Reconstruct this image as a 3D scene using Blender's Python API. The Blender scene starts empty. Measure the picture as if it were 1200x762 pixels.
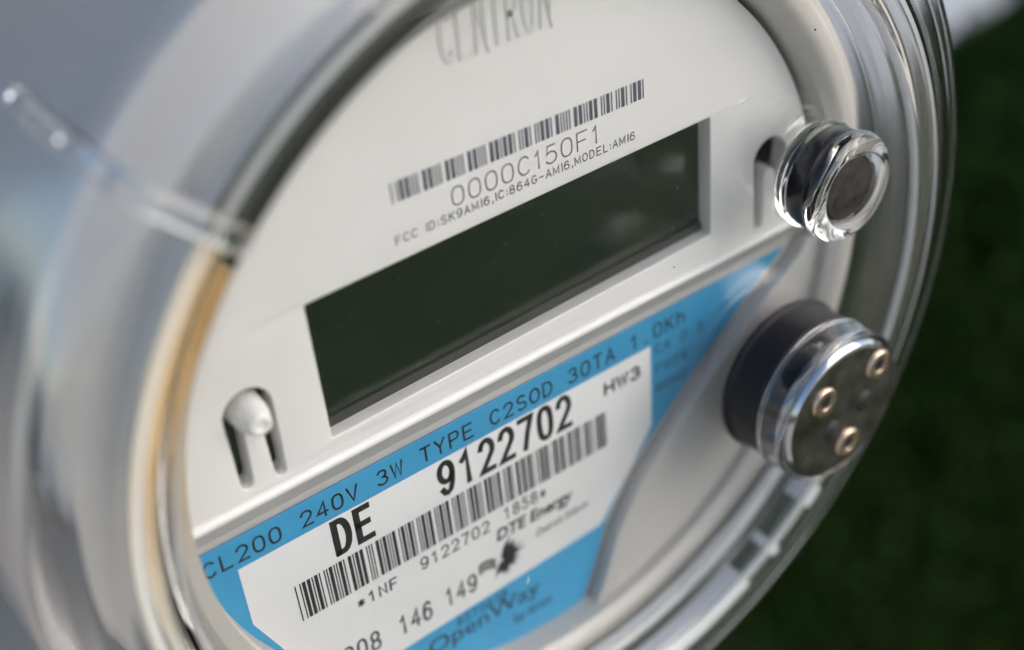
import bpy, bmesh, math, random
import numpy as np
from mathutils import Vector, Matrix
random.seed(7)
S = bpy.context.scene
C = S.collection
U = 0.0011                      # one drawing millimetre of the meter, in metres
GROUND_Z = -1.35                # the meter's axis is 1.35 m above the lawn
DY = 1.1                        # what stands behind the cover's clear window looks this much nearer than it is

# ------------------------------------------------------------------ camera
cam = bpy.data.cameras.new('camera'); cam_o = bpy.data.objects.new('camera', cam); C.objects.link(cam_o)
cam.sensor_width = 36; cam.lens = 46.8; cam.clip_start = 0.01; cam.clip_end = 400
right = Vector((0.79693504, -0.59787605, -0.08624826))
down = Vector((-0.4051865, -0.42318514, -0.81039388))
fwd = Vector((0.44801611, 0.68077791, -0.57950237))
m = Matrix((right, -down, -fwd)).transposed().to_4x4()
m.translation = Vector((-85.445, -123.111, 109.343)) * U
cam_o.matrix_world = m
S.camera = cam_o
cam.dof.use_dof = True
cam.dof.focus_distance = 178 * U
cam.dof.aperture_fstop = 46.8 / 6.5
cam.dof.aperture_blades = 0

# ------------------------------------------------------------------ sky, sun, exposure
SUN_EL, SUN_AZ = math.radians(32), math.radians(142)      # azimuth clockwise from +Y: light comes from the front right
w = bpy.data.worlds.new('World'); S.world = w; w.use_nodes = True
nt = w.node_tree; nt.nodes.clear()
sky = nt.nodes.new('ShaderNodeTexSky'); sky.sky_type = 'NISHITA'; sky.sun_disc = False
sky.sun_elevation = SUN_EL; sky.sun_rotation = SUN_AZ; sky.air_density = 1.0; sky.dust_density = 1.0; sky.ozone_density = 1.0
bgn = nt.nodes.new('ShaderNodeBackground'); bgn.inputs[1].default_value = 0.085
out = nt.nodes.new('ShaderNodeOutputWorld')
nt.links.new(sky.outputs[0], bgn.inputs[0]); nt.links.new(bgn.outputs[0], out.inputs[0])
sun = bpy.data.lights.new('sun', 'SUN'); sun.energy = 1.4; sun.angle = math.radians(60); sun.color = (1, 0.92, 0.83)
sun_o = bpy.data.objects.new('sun', sun); C.objects.link(sun_o)
sdir = Vector((math.sin(SUN_AZ) * math.cos(SUN_EL), math.cos(SUN_AZ) * math.cos(SUN_EL), math.sin(SUN_EL)))
sun_o.rotation_euler = (-sdir).to_track_quat('-Z', 'Y').to_euler(); sun_o.location = sdir * 5
S.view_settings.view_transform = 'Standard'; S.view_settings.look = 'None'
S.view_settings.gamma = 1; S.view_settings.use_curve_mapping = False
S.view_settings.exposure = 1.3
S.cycles.use_denoising = True
S.cycles.max_bounces = 14; S.cycles.transmission_bounces = 12; S.cycles.glossy_bounces = 6; S.cycles.diffuse_bounces = 4
S.cycles.use_adaptive_sampling = True; S.cycles.adaptive_threshold = .03
S.cycles.transparent_max_bounces = 16
S.cycles.caustics_refractive = True; S.cycles.caustics_reflective = True
S.cycles.sample_clamp_indirect = 6
S.cycles.blur_glossy = 0.3

# ------------------------------------------------------------------ materials
def mat(name, col, rough=0.5, metal=0.0, spec=0.5, ior=1.5, trans=0.0, coat=0.0):
    a = bpy.data.materials.new(name); a.use_nodes = True
    b = a.node_tree.nodes['Principled BSDF']
    b.inputs['Base Color'].default_value = (*col, 1); b.inputs['Roughness'].default_value = rough
    b.inputs['Metallic'].default_value = metal; b.inputs['IOR'].default_value = ior
    b.inputs['Specular IOR Level'].default_value = spec
    b.inputs['Transmission Weight'].default_value = trans
    b.inputs['Coat Weight'].default_value = coat
    return a
def vary(a, scale, c0, c1, detail=6, bump=0.0, bscale=None, dist=0.0001, rough=None):
    """colour drift and fine relief from object-space noise"""
    n = a.node_tree.nodes; l = a.node_tree.links; b = n['Principled BSDF']
    tc = n.new('ShaderNodeTexCoord'); nz = n.new('ShaderNodeTexNoise')
    nz.inputs['Scale'].default_value = scale; nz.inputs['Detail'].default_value = detail
    l.new(tc.outputs['Object'], nz.inputs['Vector'])
    r = n.new('ShaderNodeValToRGB'); r.color_ramp.elements[0].color = (*c0, 1); r.color_ramp.elements[1].color = (*c1, 1)
    r.color_ramp.elements[0].position = .3; r.color_ramp.elements[1].position = .7
    l.new(nz.outputs['Fac'], r.inputs['Fac']); l.new(r.outputs['Color'], b.inputs['Base Color'])
    if bump:
        n2 = n.new('ShaderNodeTexNoise'); n2.inputs['Scale'].default_value = bscale; n2.inputs['Detail'].default_value = 4
        l.new(tc.outputs['Object'], n2.inputs['Vector'])
        bp = n.new('ShaderNodeBump'); bp.inputs['Strength'].default_value = bump; bp.inputs['Distance'].default_value = dist
        l.new(n2.outputs['Fac'], bp.inputs['Height']); l.new(bp.outputs['Normal'], b.inputs['Normal'])
    if rough:
        mr = n.new('ShaderNodeMapRange'); mr.inputs['To Min'].default_value = rough[0]; mr.inputs['To Max'].default_value = rough[1]
        l.new(nz.outputs['Fac'], mr.inputs['Value']); l.new(mr.outputs['Result'], b.inputs['Roughness'])
    return a
M = {}
M['white'] = vary(mat('white_plastic', (.8, .78, .75), .42), 60, (.785, .77, .75), (.82, .805, .785), bump=.12, bscale=4500, dist=.00004)
M['beige'] = vary(mat('grey_beige_plastic', (.55, .52, .48), .42), 50, (.52, .50, .48), (.57, .545, .525), bump=.12, bscale=4500, dist=.00004)
M['collar'] = vary(mat('warm_beige_plastic', (.6, .55, .49), .42), 50, (.54, .51, .475), (.59, .555, .52), bump=.12, bscale=4500, dist=.00004)
M['grey'] = vary(mat('grey_plastic', (.5, .5, .5), .5), 40, (.34, .35, .37), (.39, .40, .42), bump=.15, bscale=3500, dist=.00005)
M['paper'] = vary(mat('white_label_film', (.8, .8, .8), .38), 90, (.775, .775, .78), (.81, .81, .81), bump=.05, bscale=2500, dist=.00003)
M['blue'] = vary(mat('blue_label_film', (.05, .34, .62), .48), 90, (.045, .33, .61), (.055, .36, .65), bump=.05, bscale=2500, dist=.00003)
M['ink'] = mat('black_ink', (.014, .014, .016), .5)
M['laser'] = mat('laser_mark', (.13, .125, .135), .6)
M['laserb'] = mat('laser_bar', (.105, .11, .145), .6)
M['black'] = mat('black_plastic', (.008, .008, .010), .45, spec=.3)
M['black2'] = mat('gloss_black_band', (.012, .011, .012), .16)
M['coref'] = vary(mat('dark_brown_plastic', (.02, .016, .014), .3), 500, (.010, .008, .008), (.035, .026, .022), rough=(.15, .5))
M['dark'] = mat('dark_cavity', (.006, .006, .007), .6)
M['lcd'] = vary(mat('display_glass', (.016, .02, .014), .09, ior=1.52), 70, (.005, .013, .003), (.008, .018, .005), rough=(.16, .22))
M['gasket'] = mat('gasket_rubber', (.03, .028, .028), .45)
M['steel'] = vary(mat('worn_steel_plate', (.4, .36, .3), .22, metal=1), 240, (.22, .20, .165), (.46, .41, .43), rough=(.12, .34))
M['rimsteel'] = mat('polished_steel', (.55, .55, .58), .14, metal=1)
M['bronze'] = vary(mat('bronze_eyelet', (.62, .45, .3), .3, metal=1), 700, (.58, .42, .30), (.80, .62, .48))
M['brass'] = vary(mat('brass_foil', (.72, .5, .24), .3, metal=.0), 120, (.66, .38, .13), (.80, .54, .24), rough=(.25, .45))  # warm rim reflection put into the base colour, also in the next two
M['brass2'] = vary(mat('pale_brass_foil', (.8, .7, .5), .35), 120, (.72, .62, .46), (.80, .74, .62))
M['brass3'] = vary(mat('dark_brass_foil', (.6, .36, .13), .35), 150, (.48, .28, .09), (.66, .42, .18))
M['olive'] = mat('olive_rubber', (.016, .017, .010), .5)  # dark refraction in the rim, put into the colour
M['box'] = vary(mat('grey_painted_steel', (.3, .31, .32), .5, metal=0.0), 12, (.27, .28, .29), (.34, .35, .36), bump=.2, bscale=900, dist=.0002)
def clear(name, col, rough, ior):
    a = mat(name, col, rough, ior=ior, trans=1.0); return a
M['clear'] = clear('clear_polycarbonate', (.985, .987, .985), .006, 1.56)
M['edge'] = mat('worn_clear_edge', (.93, .94, .95), .35, ior=1.56, trans=.75)  # whitish and rough, imitating bright lines where rounded edges catch light
M['clearside'] = clear('hazed_polycarbonate', (.97, .972, .975), .16, 1.56)
M['clearshoulder'] = clear('moulded_polycarbonate', (.98, .982, .98), .05, 1.56)
M['clearknob'] = clear('clear_acrylic', (.97, .975, .975), .012, 1.5)
M['frost'] = mat('frosted_white_plastic', (.66, .67, .68), .5)
M['dust'] = mat('dust_grain', (.05, .04, .04), .9)
M['smoke'] = clear('grey_acrylic', (.78, .78, .80), .03, 1.5)
M['lint'] = mat('pale_lint', (.55, .54, .52), .9)
M['scuff'] = mat('scuffed_plastic', (.6, .6, .6), .8)
M['leaf'] = vary(mat('hedge_leaf', (.03, .07, .015), .8, spec=.08), 3.0, (.024, .050, .008), (.038, .068, .012))
M['bark'] = vary(mat('hedge_bark', (.07, .05, .035), .9), 40, (.05, .035, .025), (.09, .065, .045), bump=.5, bscale=120, dist=.004)
M['lawn'] = vary(mat('lawn_grass', (.03, .06, .015), .8), 6, (.014, .032, .007), (.03, .055, .012), bump=.8, bscale=90, dist=.02)
M['pave'] = vary(mat('warm_paving', (.5, .45, .38), .85), 3, (.46, .40, .33), (.56, .50, .42), bump=.4, bscale=60, dist=.004)
M['path'] = vary(mat('pale_concrete', (.5, .5, .49), .85), 3, (.44, .44, .43), (.54, .54, .53), bump=.4, bscale=60, dist=.004)

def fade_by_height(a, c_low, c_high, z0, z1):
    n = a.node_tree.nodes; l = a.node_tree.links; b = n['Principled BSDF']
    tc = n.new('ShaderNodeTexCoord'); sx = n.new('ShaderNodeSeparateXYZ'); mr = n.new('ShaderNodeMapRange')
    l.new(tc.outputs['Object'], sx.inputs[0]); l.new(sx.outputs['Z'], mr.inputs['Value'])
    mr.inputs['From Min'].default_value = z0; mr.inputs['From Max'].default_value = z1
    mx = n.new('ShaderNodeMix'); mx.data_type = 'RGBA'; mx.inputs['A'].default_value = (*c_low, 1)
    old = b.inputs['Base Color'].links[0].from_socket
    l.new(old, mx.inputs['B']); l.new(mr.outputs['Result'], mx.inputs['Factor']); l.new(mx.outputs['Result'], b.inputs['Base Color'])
# warm reflection in the left rim painted as colour, paling downwards
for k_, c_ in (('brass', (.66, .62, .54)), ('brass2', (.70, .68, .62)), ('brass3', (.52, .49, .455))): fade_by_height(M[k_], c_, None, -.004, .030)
# ------------------------------------------------------------------ object helpers
def empty(name, parent=None, loc=(0, 0, 0)):
    o = bpy.data.objects.new(name, None); C.objects.link(o); o.location = loc; o.empty_display_size = .02
    if parent: o.parent = parent
    return o
def link(name, me, material, parent=None, smooth=True):
    if material: me.materials.append(material)
    if smooth:
        for p in me.polygons: p.use_smooth = True
    o = bpy.data.objects.new(name, me); C.objects.link(o)
    if parent: o.parent = parent
    return o
def tag(o, label=None, cat=None, group=None, kind=None):
    if label: o['label'] = label
    if cat: o['category'] = cat
    if group: o['group'] = group
    if kind: o['kind'] = kind
    return o
def pydata(name, v, f, material, parent=None, smooth=False, u=U):
    me = bpy.data.meshes.new(name); me.from_pydata([(a * u, b * u, c * u) for a, b, c in v], [], f); me.update()
    return link(name, me, material, parent, smooth)
def sharp(o, deg=35):
    me = o.data; bm = bmesh.new(); bm.from_mesh(me)
    for e in bm.edges:
        if len(e.link_faces) == 2 and e.calc_face_angle(0) > math.radians(deg): e.smooth = False
    bm.to_mesh(me); bm.free(); return o
def fillet(pts, rad, n=5, closed=False):
    """rounds the corners of a 2D polyline; rad: one number or one per point"""
    out = []; N = len(pts)
    for i in range(N):
        r = (rad[i] if i < len(rad) else .3) if isinstance(rad, (list, tuple)) else rad
        if r <= 0 or (not closed and i in (0, N - 1)): out.append(pts[i]); continue
        p0, p1, p2 = Vector(pts[i - 1]), Vector(pts[i]), Vector(pts[(i + 1) % N])
        a, b = (p0 - p1), (p2 - p1); d = min(r, a.length * .48, b.length * .48)
        s, e = p1 + a.normalized() * d, p1 + b.normalized() * d
        for k in range(n + 1):
            t = k / n; out.append(tuple(s * (1 - t) ** 2 + p1 * 2 * t * (1 - t) + e * t * t))
    return out
def lathe(name, prof, material, parent=None, n=160, c=(0, 0), closed=True, smooth=True):
    """turns (radius, y) round the axis that runs along Y through (x, z) = c"""
    v, f, ring = [], [], []
    for r, y in prof:
        if r < 1e-6: ring.append([len(v)]); v.append((c[0], y, c[1]))
        else:
            ring.append(list(range(len(v), len(v) + n)))
            for k in range(n):
                a = 2 * math.pi * k / n; v.append((c[0] + r * math.cos(a), y, c[1] + r * math.sin(a)))
    P = len(ring)
    for i in range(P if closed else P - 1):
        A, B = ring[i], ring[(i + 1) % P]
        if len(A) == 1 and len(B) == 1: continue
        for k in range(n):
            k2 = (k + 1) % n
            if len(A) == 1: f.append((A[0], B[k], B[k2]))
            elif len(B) == 1: f.append((A[k], B[0], A[k2]))
            else: f.append((A[k], B[k], B[k2], A[k2]))
    o = pydata(name, v, f, material, parent, smooth)
    bm = bmesh.new(); bm.from_mesh(o.data); bmesh.ops.recalc_face_normals(bm, faces=bm.faces); bm.to_mesh(o.data); bm.free()
    return o
def arc(r, a0, a1, n, c=(0, 0)):
    return [(c[0] + r * math.cos(math.radians(a0 + (a1 - a0) * k / n)), c[1] + r * math.sin(math.radians(a0 + (a1 - a0) * k / n))) for k in range(n + 1)]
def plate(name, loops, y_front, y_back, material, parent=None, bevel=.25):
    """flat plate with holes: loops of (x, z); front at y_front, real thickness and rounded edges"""
    cu = bpy.data.curves.new(name, 'CURVE'); cu.dimensions = '2D'; cu.fill_mode = 'BOTH'
    for L in loops:
        sp = cu.splines.new('POLY'); sp.points.add(len(L) - 1)
        for q, (x, z) in zip(sp.points, L): q.co = (x, z, 0, 1)
        sp.use_cyclic_u = True
    h = (y_back - y_front) / 2
    cu.extrude = max(h - bevel, .001); cu.bevel_depth = bevel; cu.bevel_resolution = 2; cu.offset = -bevel
    t = bpy.data.objects.new(name, cu); C.objects.link(t)
    bpy.context.view_layer.update()
    me = bpy.data.meshes.new_from_object(t.evaluated_get(bpy.context.evaluated_depsgraph_get()))
    bpy.data.objects.remove(t); bpy.data.curves.remove(cu)
    bm = bmesh.new(); bm.from_mesh(me); bmesh.ops.remove_doubles(bm, verts=bm.verts, dist=.002)
    ym = (y_front + y_back) / 2
    for q in bm.verts: x, z, k = q.co; q.co = (x * U, (ym - k) * U, z * U)
    bmesh.ops.recalc_face_normals(bm, faces=bm.faces)
    for fc in bm.faces: fc.smooth = True
    for e in bm.edges:
        if len(e.link_faces) == 2 and e.calc_face_angle(0) > math.radians(28): e.smooth = False
    bm.to_mesh(me); bm.free(); me.materials.clear()
    return link(name, me, material, parent, False)
def box(name, x0, x1, y0, y1, z0, z1, material, parent=None, bev=.4, u=U):
    bm = bmesh.new(); bmesh.ops.create_cube(bm, size=1)
    for q in bm.verts:
        q.co = ((x0 + x1) / 2 + q.co.x * (x1 - x0), (y0 + y1) / 2 + q.co.y * (y1 - y0), (z0 + z1) / 2 + q.co.z * (z1 - z0))
    bmesh.ops.bevel(bm, geom=list(bm.edges), offset=bev, segments=3, affect='EDGES', profile=.5)
    for q in bm.verts: q.co *= u
    me = bpy.data.meshes.new(name); bm.to_mesh(me); bm.free()
    o = link(name, me, material, parent, True); return sharp(o, 40)

# ------------------------------------------------------------------ lettering: single-stroke characters drawn as flat ribbons
def el(cx, cy, rx, ry, a0=0, a1=360, n=20):
    return [(cx + rx * math.cos(math.radians(a0 + (a1 - a0) * k / n)), cy + ry * math.sin(math.radians(a0 + (a1 - a0) * k / n))) for k in range(n + 1)]
def sq(cx, cy, rx, ry, n=28, p=.78):
    r = []
    for k in range(n):
        a = 2 * math.pi * k / n; c, s = math.cos(a), math.sin(a)
        r.append((cx + rx * math.copysign(abs(c) ** p, c), cy + ry * math.copysign(abs(s) ** p, s)))
    return r + [r[0]]
six = [(.9, .84), (.74, .97), (.52, 1), (.28, .93), (.1, .72), (.02, .45), (.02, .31)]
G = {
 '0': [sq(.5, .5, .48, .5)], '1': [[(.16, .76), (.36, .84), (.56, 1), (.56, 0)]],
 '2': [el(.5, .71, .47, .29, 168, -32, 14) + [(.04, .0), (1, 0)]],
 '3': [el(.47, .755, .41, .245, 158, -90, 14) + el(.47, .26, .49, .26, 90, -160, 16)[1:]],
 '4': [[(.74, 0), (.74, 1), (0, .3), (1, .3)]],
 '5': [[(.9, 1), (.2, 1), (.1, .5)] + el(.47, .33, .5, .33, 138, -152, 16)],
 '6': [six + el(.5, .31, .48, .31, 180, 540, 22)], '7': [[(0, 1), (1, 1), (.62, .5), (.36, 0)]],
 '8': [el(.5, .755, .41, .245), el(.5, .26, .48, .26)],
 '9': [[(1 - x, 1 - y) for x, y in six + el(.5, .31, .48, .31, 180, 540, 22)]],
 'A': [[(0, 0), (.5, 1), (1, 0)], [(.17, .34), (.83, .34)]],
 'B': [[(.02, 0), (.02, 1), (.5, 1)] + el(.55, .76, .36, .24, 90, -90, 8) + [(.02, .52)], [(.5, .52)] + el(.55, .26, .44, .26, 90, -90, 8) + [(.02, 0)]],
 'C': [el(.54, .5, .52, .5, 42, 318, 22)], 'D': [[(.03, 0), (.03, 1), (.42, 1)] + el(.42, .5, .55, .5, 90, -90, 14) + [(.0, 0)]],
 'E': [[(.95, 1), (.04, 1), (.04, 0), (1, 0)], [(.04, .52), (.85, .52)]], 'F': [[(.97, 1), (.04, 1), (.04, 0)], [(.04, .5), (.8, .5)]],
 'G': [el(.53, .5, .52, .5, 45, 345, 22) + [(1, .46), (.58, .46)]], 'H': [[(.03, 0), (.03, 1)], [(.97, 0), (.97, 1)], [(.03, .52), (.97, .52)]],
 'I': [[(.5, 0), (.5, 1)]], 'K': [[(.04, 0), (.04, 1)], [(.95, 1), (.04, .4)], [(.36, .6), (1, 0)]], 'L': [[(.06, 1), (.06, 0), (.95, 0)]],
 'M': [[(0, 0), (0, 1), (.5, .15), (1, 1), (1, 0)]], 'N': [[(.03, 0), (.03, 1), (.97, 0), (.97, 1)]], 'O': [el(.5, .5, .52, .5)],
 'P': [[(.04, 0), (.04, 1), (.6, 1)] + el(.62, .74, .36, .26, 90, -90, 8) + [(.04, .48)]],
 'R': [[(.04, 0), (.04, 1), (.6, 1)] + el(.62, .74, .36, .26, 90, -90, 8) + [(.04, .48)], [(.55, .48), (.98, 0)]],
 'S': [el(.5, .75, .43, .25, 30, 270, 14) + el(.5, .25, .47, .25, 90, -150, 14)[1:]], 'T': [[(0, 1), (1, 1)], [(.5, 1), (.5, 0)]],
 'V': [[(0, 1), (.5, 0), (1, 1)]], 'W': [[(-.05, 1), (.22, 0), (.5, .95), (.78, 0), (1.05, 1)]], 'X': [[(0, 0), (1, 1)], [(0, 1), (1, 0)]],
 'Y': [[(0, 1), (.5, .48), (1, 1)], [(.5, .48), (.5, 0)]], 'Z': [[(0, 1), (1, 1), (0, 0), (1, 0)]],
 'h': [[(.06, 1), (.06, 0)], [(.06, .42)] + el(.48, .44, .4, .26, 165, 0, 8) + [(.88, 0)]],
 ':': [[(.5, .12), (.5, .22)], [(.5, .58), (.5, .68)]], '.': [[(.42, .05), (.58, .05)]], ',': [[(.55, .1), (.4, -.16)]], '-': [[(.05, .45), (.95, .45)]],
 '*': [[(.5, .12), (.5, .72)], [(.1, .24), (.9, .6)], [(.1, .6), (.9, .24)]], ' ': [],
}
def ribbon(V, F, pts, wd, T):
    p = [Vector(T(a)) for a in pts]; p = [q for i, q in enumerate(p) if i == 0 or (q - p[i - 1]).length > 1e-4]; closed = (p[0] - p[-1]).length < 1e-5
    if closed: p = p[:-1]
    N = len(p); base = len(V)
    for i in range(N):
        a = p[i - 1] if (i > 0 or closed) else p[i] * 2 - p[1]
        b = p[(i + 1) % N] if (i < N - 1 or closed) else p[i] * 2 - p[i - 1]
        d0 = (p[i] - a).normalized(); d1 = (b - p[i]).normalized(); t = (d0 + d1)
        t = t.normalized() if t.length > 1e-6 else d0
        nrm = Vector((-t.y, t.x)); k = max(.5, nrm.dot(Vector((-d0.y, d0.x))))
        q = p[i].copy()
        if not closed and i == 0: q -= d1 * wd * .35
        if not closed and i == N - 1: q += d0 * wd * .35
        V.append(q + nrm * wd / 2 / k); V.append(q - nrm * wd / 2 / k)
    for i in range(N if closed else N - 1):
        j = (i + 1) % N; F.append((base + 2 * i, base + 2 * i + 1, base + 2 * j + 1, base + 2 * j))
NARROW = {'I': .42, ':': .5, ',': .5, '.': .45, '1': .72, ' ': .8, 'M': 1.12, 'L': .9}
def lettering(name, items, y, material, parent):
    """items: text, x, z, length, height, tilt in degrees, stroke width, glyph share of the pitch; y: just proud of the surface it is printed on"""
    V, F = [], []
    for txt, x, z, L, h, ang, wd, fill in items:
        ca, sa = math.cos(math.radians(ang)), math.sin(math.radians(ang))
        mono = fill > 0; fill = abs(fill)
        adv = [1.0 if mono else NARROW.get(ch, 1.0) for ch in txt]
        pitch = L / (sum(adv[:-1]) + fill * adv[-1]); pos = 0.0
        for i, ch in enumerate(txt):
            gw = pitch * fill * adv[i] - wd; x_i = pos; pos += adv[i] * pitch
            def T(a, gw=gw, x_i=x_i):
                px, pz = x_i + wd / 2 + a[0] * gw, wd / 2 + a[1] * (h - wd)
                return (x + px * ca - pz * sa, z + px * sa + pz * ca)
            for st in G[ch]: ribbon(V, F, st, wd, T)
    return pydata(name, [(q.x, y, q.y) for q in V], F, material, parent)
def fonttext(name, txt, x, z, L, h, ang, y, material, parent, bold=0.0, shear=0.0):
    cu = bpy.data.curves.new(name, 'FONT'); cu.body = txt; cu.offset = bold; cu.resolution_u = 3
    t = bpy.data.objects.new(name, cu); C.objects.link(t); bpy.context.view_layer.update()
    me = bpy.data.meshes.new_from_object(t.evaluated_get(bpy.context.evaluated_depsgraph_get()))
    bpy.data.objects.remove(t); bpy.data.curves.remove(cu)
    xs = [q.co.x for q in me.vertices]; x0, x1 = min(xs), max(xs); cap = .73
    ca, sa = math.cos(math.radians(ang)), math.sin(math.radians(ang))
    for q in me.vertices:
        px, pz = (q.co.x - x0) / (x1 - x0) * L, q.co.y / cap * h; px += shear * pz
        q.co = ((x + px * ca - pz * sa) * U, y * U, (z + px * sa + pz * ca) * U)
    me.materials.clear(); return link(name, me, material, parent, False)
C39 = {'0': 'nnnwwnwnn', '1': 'wnnwnnnnw', '2': 'nnwwnnnnw', '3': 'wnwwnnnnn', '4': 'nnnwwnnnw', '5': 'wnnwwnnnn', '6': 'nnwwwnnnn',
       '7': 'nnnwnnwnw', '8': 'wnnwnnwnn', '9': 'nnwwnnwnn', 'C': 'wnwnnwnnn', 'F': 'nnwnwwnnn', 'N': 'nnnnwnnww', ' ': 'nwwnnnwnn', '*': 'nwnnwnwnn'}
def barcode(name, txt, x0, x1, z0, z1, y, material, parent, tilt=0.0, wide=2.6):
    seq = []
    for ch in txt:
        for i, k in enumerate(C39[ch]): seq.append((i % 2 == 0, wide if k == 'w' else 1.0))
        seq.append((False, 1.0))
    seq.pop(); tot = sum(a for _, a in seq); x = x0; V, F = [], []
    for bar, a in seq:
        d = a / tot * (x1 - x0)
        if bar:
            b = len(V); s = math.tan(math.radians(tilt))
            V += [(x, y, z0 + s * (x - x0)), (x + d, y, z0 + s * (x + d - x0)), (x + d, y, z1 + s * (x + d - x0)), (x, y, z1 + s * (x - x0))]
            F.append((b, b + 1, b + 2, b + 3))
        x += d
    return pydata(name, V, F, material, parent)

# ================================================================== the setting
def sheet(name, x0, x1, y0, y1, z, material):
    me = bpy.data.meshes.new(name); me.from_pydata([(x0, y0, z), (x1, y0, z), (x1, y1, z), (x0, y1, z)], [], [(0, 1, 2, 3)])
    return tag(link(name, me, material, None, False), kind='structure')
sheet('lawn', -150, 150, -150, 150, GROUND_Z, M['lawn'])
sheet('pavement', -6.0, -.32, -60, 60, GROUND_Z + .004, M['pave'])  # unseen, added to bounce warm light onto the cover's left side
sheet('path', 2.0, 9.0, -60, 60, GROUND_Z + .004, M['path'])

# the hedge that fills the background on the right
hd = Vector((.825, .565, 0)); hw = Vector((-.565, .825, 0)); hc = hd * 1.45 + Vector((0, 0, GROUND_Z))
hedge = empty('hedge', loc=hc)
tag(hedge, 'dense dark green leafy hedge behind the meter, out of focus', 'hedge')
def foliage(name, N, s0, s1, top_f, leaf, seed):
    rg = np.random.default_rng(seed)
    sv = rg.uniform(s0, s1, N); top = top_f(sv); z = top * (1 - rg.random(N) ** 1.5 * .98)
    t = rg.uniform(-1, 1, N); t = np.sign(t) * np.abs(t) ** .6 * .38 * (1 - .35 * (z / top) ** 3)
    HW, HD = np.array(hw), np.array(hd)
    p = sv[:, None] * HW + t[:, None] * HD; p[:, 2] += z + rg.normal(0, .012, N)
    a = rg.normal(0, 1, (N, 3)) * (1, 1, .6); a /= np.linalg.norm(a, axis=1)[:, None]
    b = np.cross(a, rg.normal(0, .5, (N, 3)) + (0, 0, 1)); b /= np.linalg.norm(b, axis=1)[:, None]; n_ = np.cross(a, b)
    L = (rg.uniform(.7, 1.2, N) * leaf)[:, None]; W = L * .3
    v = np.stack([p, p + a * L * .5 + b * W - n_ * L * .06, p + a * L - n_ * L * .15, p + a * L * .5 - b * W - n_ * L * .06], 1).reshape(-1, 3)
    k = np.arange(N)[:, None] * 4
    f = np.concatenate([k + np.array([[0, 1, 2]]), k + np.array([[0, 2, 3]])], 1).reshape(-1, 3)
    me = bpy.data.meshes.new(name); me.vertices.add(len(v)); me.vertices.foreach_set('co', v.ravel().astype(np.float32))
    me.loops.add(f.size); me.loops.foreach_set('vertex_index', f.ravel().astype(np.int32))
    me.polygons.add(len(f)); me.polygons.foreach_set('loop_start', (np.arange(len(f)) * 3).astype(np.int32)); me.update(calc_edges=True)
    return tag(link(name, me, M['leaf'], hedge, False), kind='stuff')
foliage('foliage', 230000, -.9, 1.0, lambda q: np.clip(.63 - .95 * q, .57, .87) + .01 * np.sin(q * 9 + 1.9), .021, 3)
foliage('foliage', 15000, -2.0, -.9, lambda q: .87 + 0 * q, .06, 4)
foliage('foliage', 16000, 1.0, 10.5, lambda q: np.clip(.57 + 1.6 * (q - 1.0), .57, 3.4), .2, 5)   # unseen stretch, made tall to keep the bright horizon out of the cover's reflections
for i in range(9):
    s0 = -1.3 + 2.6 * i / 8; V, F = [], []
    for k in range(6):
        z = .14 * k; c_ = hw * (s0 + .05 * math.sin(k + i)) + hd * (.04 * math.sin(1.7 * k + i)); r = .022 * (1 - k / 8)
        for j in range(8):
            a = j * math.pi / 4; V.append(c_ + hw * r * math.cos(a) + hd * r * math.sin(a) + Vector((0, 0, z)))
        if k: F += [(8 * k - 8 + j, 8 * k - 8 + (j + 1) % 8, 8 * k + (j + 1) % 8, 8 * k + j) for j in range(8)]
    pydata('stem', V, F, M['bark'], hedge, True, u=1)

# ================================================================== the meter socket the meter is plugged into
sock = empty('meter_socket', loc=(0, 0, 0))
tag(sock, 'grey painted steel socket box behind the round meter', 'meter socket')
box('box_body', -100, 96, 66, 150, -150, 110, M['box'], sock, 4)
lathe('sealing_ring', fillet([(77.5, 66.3), (77.5, 58), (84, 58), (84, 66.3)], 1.2, 4, True), M['rimsteel'], sock, 128)
post = box('mounting_post', -45, 45, 150.5, 230, GROUND_Z / U, 140, M['box'], sock, 3)

# ================================================================== the meter
meter = empty('electricity_meter')
tag(meter, 'round electricity meter under a clear cover with white face, dark display and blue label', 'electricity meter')
HC = (0, -1.5)                                   # axis of the works inside the cover

# ---- inner housing, white collar in front, grey module behind
collar = lathe('housing_collar', fillet([(55.2, 6), (55.2, -2.0), (57.4, -3.4), (60.6, -3.0), (61.3, -1.2), (61.6, 3.0), (68.3, 4.6), (69.2, 5.4), (69.3, 6.6), (58, 6.6), (58, 6)], [0, .5, 1, 1, 1, 1, 1, 1, .4, 0, 0], 4, True), M['collar'], meter, 160, HC)
sharp(collar, 30)
mod = lathe('housing_module', fillet([(0, 7), (68.9, 7), (69.4, 7.6), (70.2, 56.5), (0, 56.5)], [0, .4, .4, .6, 0], 3), M['grey'], meter, 160, HC)
sharp(mod, 30)
def curved_box(name, r0, r1, y0, y1, a0, a1, material, parent, c=HC, n=20, point=0.0):
    V, F = [], []
    for k in range(n + 1):
        t = k / n; a = math.radians(a0 + (a1 - a0) * t); s = 1 - point * max(0, (1 - t * 5)) - point * max(0, 1 - (1 - t) * 5)
        ym = (y0 + y1) / 2; h = (y1 - y0) / 2 * max(s, .05)
        for r, y in ((r0, ym - h), (r1, ym - h), (r1, ym + h), (r0, ym + h)): V.append((c[0] + r * math.cos(a), y, c[1] + r * math.sin(a)))
        if k: F += [(4 * k - 4 + j, 4 * k - 4 + (j + 1) % 4, 4 * k + (j + 1) % 4, 4 * k + j) for j in range(4)]
    F += [(3, 2, 1, 0), (4 * n, 4 * n + 1, 4 * n + 2, 4 * n + 3)]
    return pydata(name, V, F, material, parent)
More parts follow.
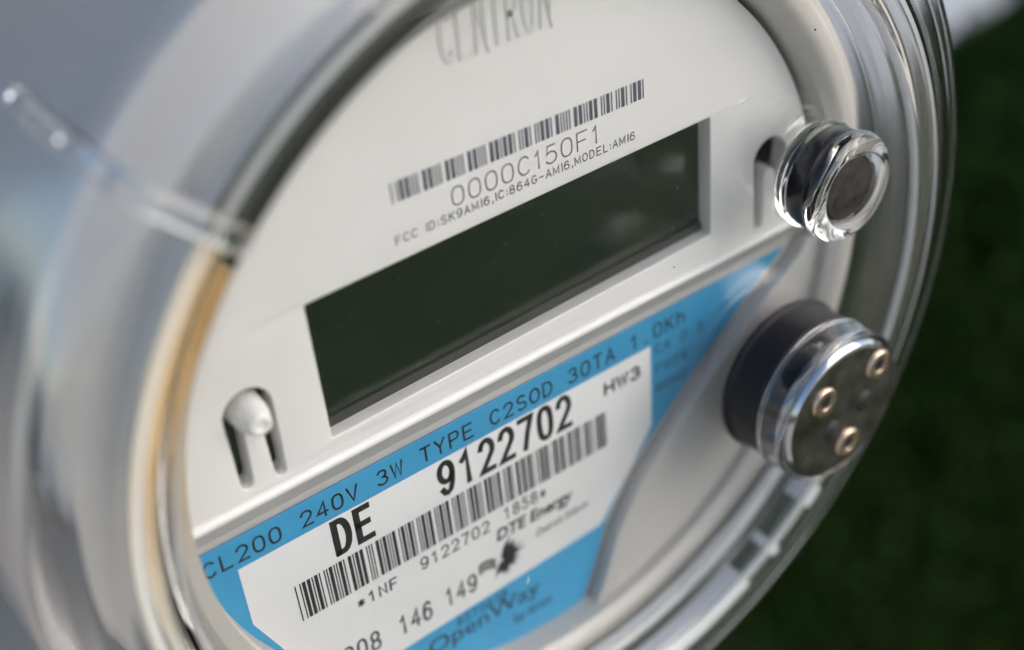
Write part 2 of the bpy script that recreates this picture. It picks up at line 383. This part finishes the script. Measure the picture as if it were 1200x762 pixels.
for a0, a1 in ((150, 170), (190, 206), (82, 98), (-26, -6), (6, 26)):
    curved_box('vent_slot', 67.6, 69.75, 8.6, 12.0, a0, a1, M['dark'], mod, point=.85)

curved_box('rim_seal', 55.5, 58.7, -3.85, -3.6, 84, 139.6, M['olive'], collar, n=40)  # dark strip standing in for what the rim refracts
curved_box('rim_band', 55.5, 58.4, -3.85, -3.6, 140.0, 200, M['brass3'], collar, n=40)  # gold strip standing in for the warm reflection beside the rim
# ---- base plate behind everything on the face
plate('base_plate', [arc(58.6, -2.5, -177.5, 90, HC)], DY + 1.62, DY + 4.5, M['beige'], meter, .2)
lathe('back_plate', [(0, DY + 5.2), (55.4, DY + 5.2), (55.4, DY + 8), (0, DY + 8)], M['dark'], meter, 96, HC, closed=False, smooth=False)

# ---- face plate: upper disc segment with display window and the two tongue openings
FR = 54.4
zb = -3.0
xa = math.sqrt(FR ** 2 - (zb - HC[1]) ** 2); aL = math.degrees(math.atan2(zb - HC[1], -xa)) % 360; aR = math.degrees(math.atan2(zb - HC[1], xa))
outer = arc(FR, aR, aL, 110, HC)
lcd_hole = fillet([(-33.47, 21.82), (32.38, 22.25), (32.47, 2.85), (-33.47, 1.25)], .35, 4, True)
def tongue_hole(sx):
    """one opening: a round head with two legs that free a springy tongue between them"""
    cx, cz = -43.4, 10.6
    L = [(-46.75, 11.2)] + arc(3.35, 170, 10, 16, (cx, 10.9)) + [(-40.1, 10.0), (-40.2, .6)]
    L = [(-46.6, 1.1), (-46.75, 11.2)] + arc(3.35, 165, 15, 16, (cx, 11.0)) + [(-40.05, 11.2), (-40.35, .3)]
    L += arc(.75, 0, -180, 8, (-41.1, .3)) + [(-41.95, .6), (-42.15, 8.2), (-42.6, 9.0), (-44.1, 9.0), (-44.55, 8.2), (-44.9, .9)]
    L += arc(.8, 0, -180, 8, (-45.75, .9))
    return L if sx < 0 else [(1.2 - x, z) for x, z in L][::-1]
face = plate('face_plate', [outer, lcd_hole, tongue_hole(-1), tongue_hole(1)], DY, DY + 3.2, M['white'], meter, .22)
# dark inside of the openings
for sx in (-1, 1):
    x0, x1 = sorted((sx * 47.4, sx * 39.4))
    if sx > 0: x0, x1 = x0 + 1.2, x1 + 1.2
    box('cavity', x0, x1, DY + 3.3, DY + 3.8, -1.5, 15.5, M['dark'], face, .05)
    if sx < 0: lathe('tongue_pin', fillet([(0, DY + 2.6), (2.5, DY + 2.6), (2.25, DY - 1.0), (1.45, DY - 3.3), (.75, DY - 3.3), (.55, DY - 3.05), (0, DY - 3.05)], [0, .2, .8, .5, .1, .1, 0], 5), M['white'], face, 48, (sx * 43.4, 10.9), closed=False)

# ---- display: white well, black gasket, dark glass
disp = empty('display', meter)
plate('display_well', [fillet([(-35.6, 24.2), (34.5, 24.6), (34.6, .6), (-35.6, -1.0)], 1, 4, True), fillet([(-33.45, 21.9), (32.5, 22.3), (32.6, 2.4), (-33.45, .9)], .3, 3, True)], DY + 1.0 + .6, DY + 3.0, M['white'], disp, .1)
lathe_y = DY + 2.55
plate('display_glass', [[(-34.6, 23.6), (33.4, 23.6), (33.4, 1.2), (-34.6, -.6)]], lathe_y, lathe_y + 1.0, M['lcd'], disp, .05)
def bar_along(name, a, b, prof, material, parent):
    """prismatic strip from a to b (x, z) with a profile of (dz, y)"""
    V, F = [], []; n = len(prof)
    for (x, z) in (a, b): V += [(x, y, z + d) for d, y in prof]
    F = [(i, (i + 1) % n, n + (i + 1) % n, n + i) for i in range(n)] + [tuple(range(n - 1, -1, -1)), tuple(range(n, 2 * n))]
    o = pydata(name, V, F, material, parent, True)
    bm = bmesh.new(); bm.from_mesh(o.data); bmesh.ops.recalc_face_normals(bm, faces=bm.faces); bm.to_mesh(o.data); bm.free()
    return sharp(o, 30)
gk = bar_along('gasket', (-33.6, 1.1), (32.6, 2.65), [(1.5, lathe_y + .05), (1.4, lathe_y - .35), (.9, lathe_y - .5), (.0, lathe_y - .5), (0, lathe_y + .05)], M['gasket'], disp)

# ---- ridge that closes the face plate above the label
bar_along('label_ridge', (-55.2, 0), (53.0, 0), fillet([(-1.3, DY + 1.0), (-1.3, DY - .1), (-2.0, DY - .75), (-2.5, DY - .75), (-2.75, DY - .5), (-2.75, DY + 2.2), (-1.3, DY + 2.2)], [0, .5, .3, .2, .2, 0, 0], 4), M['white'], meter)
bar_along('label_slope', (-55.4, 0), (53.1, 0), fillet([(-2.77, DY - .45), (-5.5, DY + 1.2), (-6.1, DY + 1.45), (-6.1, DY + 2.2), (-2.77, DY + 2.2)], [0, .4, 0, 0, 0], 4), M['beige'], meter)

# ---- raised lower panel round the label
LB = [(52.2, -6.3), (50.6, -8.4), (44.85, -12.0), (27.85, -25.4), (24.1, -28.6), (16.6, -35.6), (10.9, -43.8), (7.4, -52.4), (3.6, -60.6)]
LB_left = [(-6, -60.6), (-24, -55.6), (-40, -44.5), (-47.5, -36), (-51.92, -28.3), (-54.8, -18.44), (-55.6, -12.95), (-55.6, -6.3)]
pa = arc(60.2, -4.6, -175.4, 110, HC)
lower = pa + [(-55.6, -6.3)] + LB_left[::-1][1:] + LB[::-1][:-1] + [(52.2, -6.3)]
plate('lower_panel', [lower], DY - 1.3, DY + 1.6, M['beige'], meter, .55)

# ---- the label
YL = DY + 1.42
blue = [(-54.7, -7.25), (49.72, -7.35), (44.85, -10.61), (27.85, -23.99), (24.11, -27.19), (15.85, -34.23), (10.36, -42.35), (7.07, -51.2), (2.9, -59.6), (0, -60.0), (-6, -59.6), (-24, -54.4), (-40, -43), (-47, -34.6), (-51.92, -26.27), (-54.31, -18.44), (-55.0, -12.95), (-54.95, -8.2)]
label = plate('label', [fillet(blue, .8, 4, True)], YL - .16, YL, M['blue'], meter, .05)
label['label'] = 'blue printed rating label with white field'
white = [(-49.64, -12.42), (20.94, -12.7), (20.62, -28.22), (9.27, -42.41), (-29.74, -43.33), (-40.5, -36.6), (-46.51, -30.08), (-49.73, -22.6)]
YW = YL - .17
plate('white_field', [white], YW - .04, YW, M['paper'], label, .01)
YI = YW - .07                                   # ink on the white field
YB = YL - .19                                   # ink on the blue film
lettering('rating_print', [("CL200 240V 3W TYPE C2SOD 30TA 1.0Kh", -54.1, -11.45, 82.3, 2.75, -.2, .34, .8)], YB, M['ink'], label)
for item in (("CA 0.5", 21.8, -14.75, 10.2, 1.75, -1.5, .2, .78), ("FM2S", 21.9, -18.45, 6.4, 1.7, -1.5, .2, .8), ("60HZ", 21.8, -22.2, 6.4, 1.7, -1.5, .2, .8),
          ("65T063B", -19.5, -45.5, 9.6, 1.75, -.5, .22, .8)): lettering('small_print', [item], YB, M['ink'], label)
lettering('bold_number', [("DE", -36.2, -19.3, 6.6, 6.5, 0, 1.02, .9), ("9122702", -19.0, -19.3, 24.3, 6.4, 0, .92, .88)], YI, M['ink'], label)
lettering('field_print', [("HW3", 11.4, -17.3, 7.4, 2.5, -.8, .5, .86), ("*1NF", -34.8, -30.6, 6.9, 2.2, -.8, .31, .8), ("9122702", -23.9, -30.3, 12.4, 2.4, -.3, .3, .8),
          ("1858*", -8.9, -30.0, 8.1, 2.4, -.8, .3, .8), ("208", -38.6, -40.1, 6.3, 3.9, -1.2, .42, .82), ("146", -29.2, -40.35, 5.9, 3.9, -1.2, .42, .82), ("149", -20.95, -40.2, 5.9, 3.7, -1.2, .42, .82)], YI, M['ink'], label)
barcode('label_barcode', '*1NF 9122702 1858*', -43.0, 11.45, -26.9, -20.2, YI, M['ink'], label)
fonttext('company_print', 'DTE Energy', -10.6, -33.2, 14.4, 2.3, -1.2, YI, M['ink'], label, bold=.03, shear=.15)
fonttext('company_subprint', 'Detroit Edison', -3.4, -36.9, 10.2, 1.5, .4, YI, M['ink'], label, bold=.008, shear=.15)
fonttext('system_print', 'OpenWay', -25.0, -48.1, 21.0, 3.3, -1.8, YB, M['ink'], label)
fonttext('maker_print', 'by Itron', -9.3, -52.2, 7.4, 1.9, -1.8, YB, M['ink'], label, bold=.01)
# fan-shaped emblem: thin rays of unequal length
V, F = [], []
ex, ez = -10.2, -37.4
for k in range(26):
    a = math.radians(-118 + 190 * k / 25 + random.uniform(-3, 3)); r0 = random.uniform(.2, .6); r1 = random.uniform(2.6, 4.0) * (1.25 if k > 15 else 1)
    wd = random.uniform(.2, .32); d = Vector((math.cos(a), math.sin(a))); n_ = Vector((-d.y, d.x)); o_ = Vector((ex, ez)); b = len(V)
    for q in (o_ + d * r0 - n_ * wd, o_ + d * r1 * .5 - n_ * wd * 1.3, o_ + d * r1, o_ + d * r1 * .5 + n_ * wd * 1.3, o_ + d * r0 + n_ * wd): V.append((q.x, YI - .002 * (k % 5), q.y))
    F.append(tuple(range(b, b + 5)))
for k in range(4):
    pts = [(ex - 1.2 - 3.0 * t, ez + .9 - .9 * k * .6 + .8 * math.sin(t * 2.5)) for t in [i / 8 for i in range(9)]]
    V2, F2 = [], []; ribbon(V2, F2, pts, .34, lambda a: a); b = len(V)
    V += [(q.x, YI - .012, q.y) for q in V2]; F += [tuple(b + i for i in f) for f in F2]
pydata('emblem', V, F, M['ink'], label)

# ---- marks on the face plate
YF = DY - .04
barcode('face_barcode', '*0000C150F1*', -19.65, 20.3, 29.95, 32.75, YF, M['laserb'], face, tilt=-.5)
lettering('face_number', [("0000C150F1", -11.4, 26.0, 23.9, 2.75, 0, .21, -.78)], YF, M['laser'], face)
lettering('face_fine_print', [("FCC ID:SK9AMI6,IC:864G-AMI6,MODEL:AMI6", -20.1, 24.25, 38.6, 1.3, -.2, .18, -.8)], YF, M['laser'], face)
V, F = [], []
for i, ch in enumerate('CENTRON'):
    gw = 1.4
    for st in G[ch]:
        V2, F2 = [], []; ribbon(V2, F2, st, .74, lambda a, i=i: (-9.9 + i * 2.4 + a[0] * gw, 44.9 + a[1] * 6.4)); b = len(V); n2 = len(V2)
        lift = .27 + .012 * G[ch].index(st)
        V += [(q.x, DY + .05, q.y) for q in V2] + [(q.x, DY - lift, q.y) for q in V2]
        for f in F2:
            F += [tuple(b + n2 + j for j in f)]
            F += [(b + f[0], b + f[3], b + n2 + f[3], b + n2 + f[0]), (b + f[1], b + n2 + f[1], b + n2 + f[2], b + f[2])]
en = pydata('embossed_name', V, F, M['white'], face)
bm = bmesh.new(); bm.from_mesh(en.data); bmesh.ops.recalc_face_normals(bm, faces=bm.faces); bm.to_mesh(en.data); bm.free()

# ================================================================== the clear cover
prof_out = [(0, -8.5), (57.2, -8.5), (59.0, -9.0), (59.8, -10.6), (60.1, -14.2), (60.8, -15.0), (64.0, -15.3), (65.2, -14.9), (66.4, -14.4), (70.6, -13.8), (73.5, -12.2), (74.9, -9.7), (75.5, -6), (76.8, 30), (77.1, 50), (77.7, 51), (80.5, 51), (81.2, 51.8), (81.2, 57.4)]
prof_in = [(79, 57.4), (78.5, 54), (75.6, 53.5), (75.0, 50), (74.5, 30), (73.2, -5.6), (72.0, -9.4), (69.6, -11.4), (66.4, -12.2), (65.0, -13.1), (62.8, -13.0), (62.2, -12.4), (61.9, -9.0), (60.9, -6.9), (59.0, -6.3), (0, -6.3)]
cover = lathe('clear_cover', fillet(prof_out + prof_in, [0, 0, .8, .8, .7, .5, .6, .5, .6, 1.5, 1.2, 1.2, 1.5, 2, .5, .3, .5, .3, .3, .3, .3, .5, .5, 2, 1.5, 1.2, .6, .6, .4, .4, .8, .8, .5, 0], 5), M['clear'], meter, 256, closed=False)
# the moulded side wall is hazier than the polished front
cover.data.materials.append(M['clearside']); cover.data.materials.append(M['edge']); cover.data.materials.append(M['clearshoulder'])
for p_ in cover.data.polygons:
    r_ = math.hypot(p_.center.x, p_.center.z) / U
    if r_ > 72.5 and p_.center.y / U > -7.5: p_.material_index = 1
    elif p_.center.y / U < -14.0 and (60.0 < r_ < 60.85 or 64.3 < r_ < 65.3): p_.material_index = 2
    elif r_ > 66: p_.material_index = 3
# axial rib on the outside of the cover
def rib(ang, y0, y1, wd, parent):
    a = math.radians(ang); er = Vector((math.cos(a), math.sin(a))); et = Vector((-er.y, er.x)); V, F = [], []
    base = [(61.0, -15.08), (62.4, -15.2), (64.1, -15.36), (65.4, -14.95), (66.8, -14.45), (70.3, -13.95), (73.0, -12.7), (74.6, -10.5), (75.35, -7.4), (75.65, -3), (75.95, 4), (76.2, 10.5), (76.25, 12), (76.3, 13)]
    hts = [.25, .75, .9, 1.0, 1.05, 1.1, 1.15, 1.2, 1.2, 1.2, 1.25, 1.3, 1.1, .4]
    sec = [(-.5, 0), (-.48, .45), (-.38, .85), (-.2, 1), (.2, 1), (.38, .85), (.48, .45), (.5, 0)]
    st = base
    for k, (r, y) in enumerate(base):
        r_a, y_a = base[max(k - 1, 0)]; r_b, y_b = base[min(k + 1, len(base) - 1)]
        t = Vector((r_b - r_a, y_b - y_a)).normalized(); nr = Vector((t.y, -t.x))
        for s_, h in sec:
            rr, yy = r + nr.x * (.05 + hts[k] * h), y + nr.y * (.05 + hts[k] * h)
            q = er * rr + et * s_ * wd; V.append((q.x, yy, q.y))
    n = len(sec)
    for i in range(len(st) - 1): F += [(n * i + j, n * i + (j + 1) % n, n * i + n + (j + 1) % n, n * i + n + j) for j in range(n)]
    F += [tuple(range(n - 1, -1, -1)), tuple(range(n * (len(st) - 1), n * len(st)))]
    o = pydata('cover_rib', V, F, M['clear'], parent, True)
    bm = bmesh.new(); bm.from_mesh(o.data); bmesh.ops.recalc_face_normals(bm, faces=bm.faces); bm.to_mesh(o.data); bm.free()
    return sharp(o, 50)
for a in (136.3,): rib(a, -12.8, 13, 3.0, cover)
for y_, r_ in ((10.6, .9), (-2.6, .7)):  # polished beads added on the rib to imitate its bright glints
    a = math.radians(136.3); bm = bmesh.new(); bmesh.ops.create_uvsphere(bm, u_segments=20, v_segments=12, radius=r_)
    for q in bm.verts: q.co = (q.co + Vector(((77.35 + .02 * y_) * math.cos(a), y_, (77.35 + .02 * y_) * math.sin(a)))) * U
    me = bpy.data.meshes.new('rib_pin'); bm.to_mesh(me); bm.free(); link('rib_pin', me, M['rimsteel'], cover, True)
# coloured strips added in the hollow rim, imitating its dark and warm reflections
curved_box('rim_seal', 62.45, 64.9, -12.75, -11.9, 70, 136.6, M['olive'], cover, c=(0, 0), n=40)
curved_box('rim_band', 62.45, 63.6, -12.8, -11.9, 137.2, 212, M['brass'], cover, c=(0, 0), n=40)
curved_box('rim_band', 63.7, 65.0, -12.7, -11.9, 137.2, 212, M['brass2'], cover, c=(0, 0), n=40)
# frosted blocks moulded into the hollow rim, lower right
for a0, a1 in ((-49.5, -46.2), (-58.6, -57.0), (-92, -64.0)):
    curved_box('rim_block', 62.8, 64.8, -12.6, -9.4, a0, a1, M['frost'], cover, c=(0, 0), n=12)
curved_box('rim_block', 59.4, 62.2, -6.1, -5.0, -92, -47, M['frost'], cover, c=(0, 0), n=24)
# dust and a scuff on the outside of the window
def speck(x, z, r, material, name):
    V = [(x + r * random.uniform(.7, 1.3) * math.cos(k), -8.53, z + r * random.uniform(.6, 1.2) * math.sin(k)) for k in [i * math.pi / 3.5 for i in range(7)]] + [(x, -8.5 - r, z)]
    return pydata(name, V, [(i, (i + 1) % 7, 7) for i in range(7)], material, cover)
for x, z, r in ((17.5, 7.85, .15), (43.64, 34.07, .22), (2.44, -31.26, .2), (24, 20, .08), (20, 14, .07), (27, 9, .08), (-4, -8, .06), (12, -34, .09), (29, 4, .1), (30.5, 17, .07), (38, 36, .08), (51, 30, .09)):
    speck(x, z, r, M['dust'], 'dust_speck')

# ================================================================== reset knob on the cover
kc = (44.0, 12.4)
knob = lathe('reset_knob', fillet([(0, -8.62), (7.6, -8.62), (8.1, -9.2), (8.1, -10.4), (7.4, -11.0), (7.4, -13.9), (8.1, -14.3), (8.3, -15.2), (7.9, -16.4), (6.9, -17.0), (5.8, -17.0), (5.3, -16.3), (5.2, -10.2), (0, -10.2)],
             [0, .3, .5, .5, .3, .3, .4, .5, .6, .5, .3, .3, .2, 0], 5), M['clearknob'], meter, 96, kc, closed=False)
lathe('knob_band', fillet([(7.44, -11.05), (7.7, -11.05), (7.7, -13.85), (7.46, -13.85)], .06, 2, True), M['black2'], knob, 96, kc)
core = lathe('knob_core', fillet([(0, -16.0), (4.7, -16.0), (5.05, -15.6), (5.05, -10.35), (0, -10.35)], [0, .3, .3, .2, 0], 3), M['coref'], knob, 64, kc, closed=False)

# ================================================================== optical port
oc = (39.0, -21.7)
port = empty('optical_port', meter)
lathe('port_barrel', fillet([(0, -8.7), (12.6, -8.7), (12.9, -9.4), (12.3, -10.2), (12.25, -15.2), (11.4, -15.8), (0, -15.9)], .3, 4), M['black'], port, 96, oc, closed=False)
lathe('port_collar', fillet([(11.75, -16.4), (12.3, -16.0), (12.7, -16.4), (12.75, -20.6), (12.2, -21.3), (11.75, -20.8)], .3, 4, True), M['smoke'], port, 96, oc)
lathe('port_core', fillet([(0, -16.1), (11.5, -16.1), (11.5, -20.8), (0, -20.8)], .2, 2), M['black'], port, 96, oc, closed=False)
for y_ in (-16.7,):
    lathe('collar_ridge', fillet([(12.78, y_ + .5), (12.95, y_), (12.78, y_ - .5)], .1, 3, True), M['clearknob'], port, 96, oc)
pd = lathe('port_disc', fillet([(0, -20.9), (11.4, -20.9), (11.5, -21.4), (11.2, -21.9), (10.6, -22.0), (0, -22.0)], [0, .2, .5, .3, .1, 0], 4), M['steel'], port, 96, oc, closed=False)
lathe('port_rim', fillet([(11.2, -21.95), (11.72, -21.2), (11.72, -19.5), (11.6, -19.5), (11.4, -21.2)], .1, 3, True), M['rimsteel'], port, 96, oc)
for dx, dz in ((-4.6, 4.2), (7.0, 5.2), (1.3, -6.9)):
    e = lathe('eyelet', fillet([(1.15, -21.6), (1.15, -22.4), (2.3, -22.4), (2.5, -22.05), (2.5, -21.7)], .15, 3, True), M['bronze'], port, 32, (oc[0] + dx, oc[1] + dz))
    lathe('lens', [(0, -22.18), (.7, -22.14), (1.14, -22.04)], M['black'], port, 24, (oc[0] + dx, oc[1] + dz), closed=False)
for dx, dz in ((4.4, -.4), (-2.4, -2.5)):
    lathe('port_hole', fillet([(0, -22.03), (1.8, -22.03), (1.85, -21.9)], 0, 2), M['dark'], port, 32, (oc[0] + dx, oc[1] + dz), closed=False)

V, F = [], []
for i in range(420):
    a, r = random.uniform(0, 2 * math.pi), 57 * math.sqrt(random.random()); x, z = r * math.cos(a), r * math.sin(a); q = random.uniform(.02, .06) * (1.5 if random.random() < .1 else 1)
    b = len(V); V += [(x - q, -8.52, z), (x + q * .3, -8.52, z - q), (x + q, -8.52, z + q * .4), (x, -8.52 - q, z + q * .1), (x - q * .2, -8.52, z + q)]
    F += [(b, b + 1, b + 3), (b + 1, b + 2, b + 3), (b + 2, b + 4, b + 3), (b + 4, b, b + 3)]
tag(pydata('dust_film', V, F, M['lint'], cover), kind='stuff')
for x, z, L_, a_ in ((60.0, 10.6, 1.6, 55), (51.5, 8.0, .8, 20), (30, 28.5, 1.1, 12), (-12, -33, .9, 70)):
    ca, sa = math.cos(math.radians(a_)), math.sin(math.radians(a_)); y_ = -8.56
    if x > 56: x, z = 55.2, 9.6
    V = [(x - ca * L_ - sa * .05, y_, z - sa * L_ + ca * .05), (x + sa * .12, y_ - .1, z - ca * .12), (x + ca * L_, y_, z + sa * L_ + .1), (x - sa * .12, y_ - .06, z + ca * .12)]
    pydata('lint_fibre', V, [(0, 1, 2, 3)], M['lint'], cover)
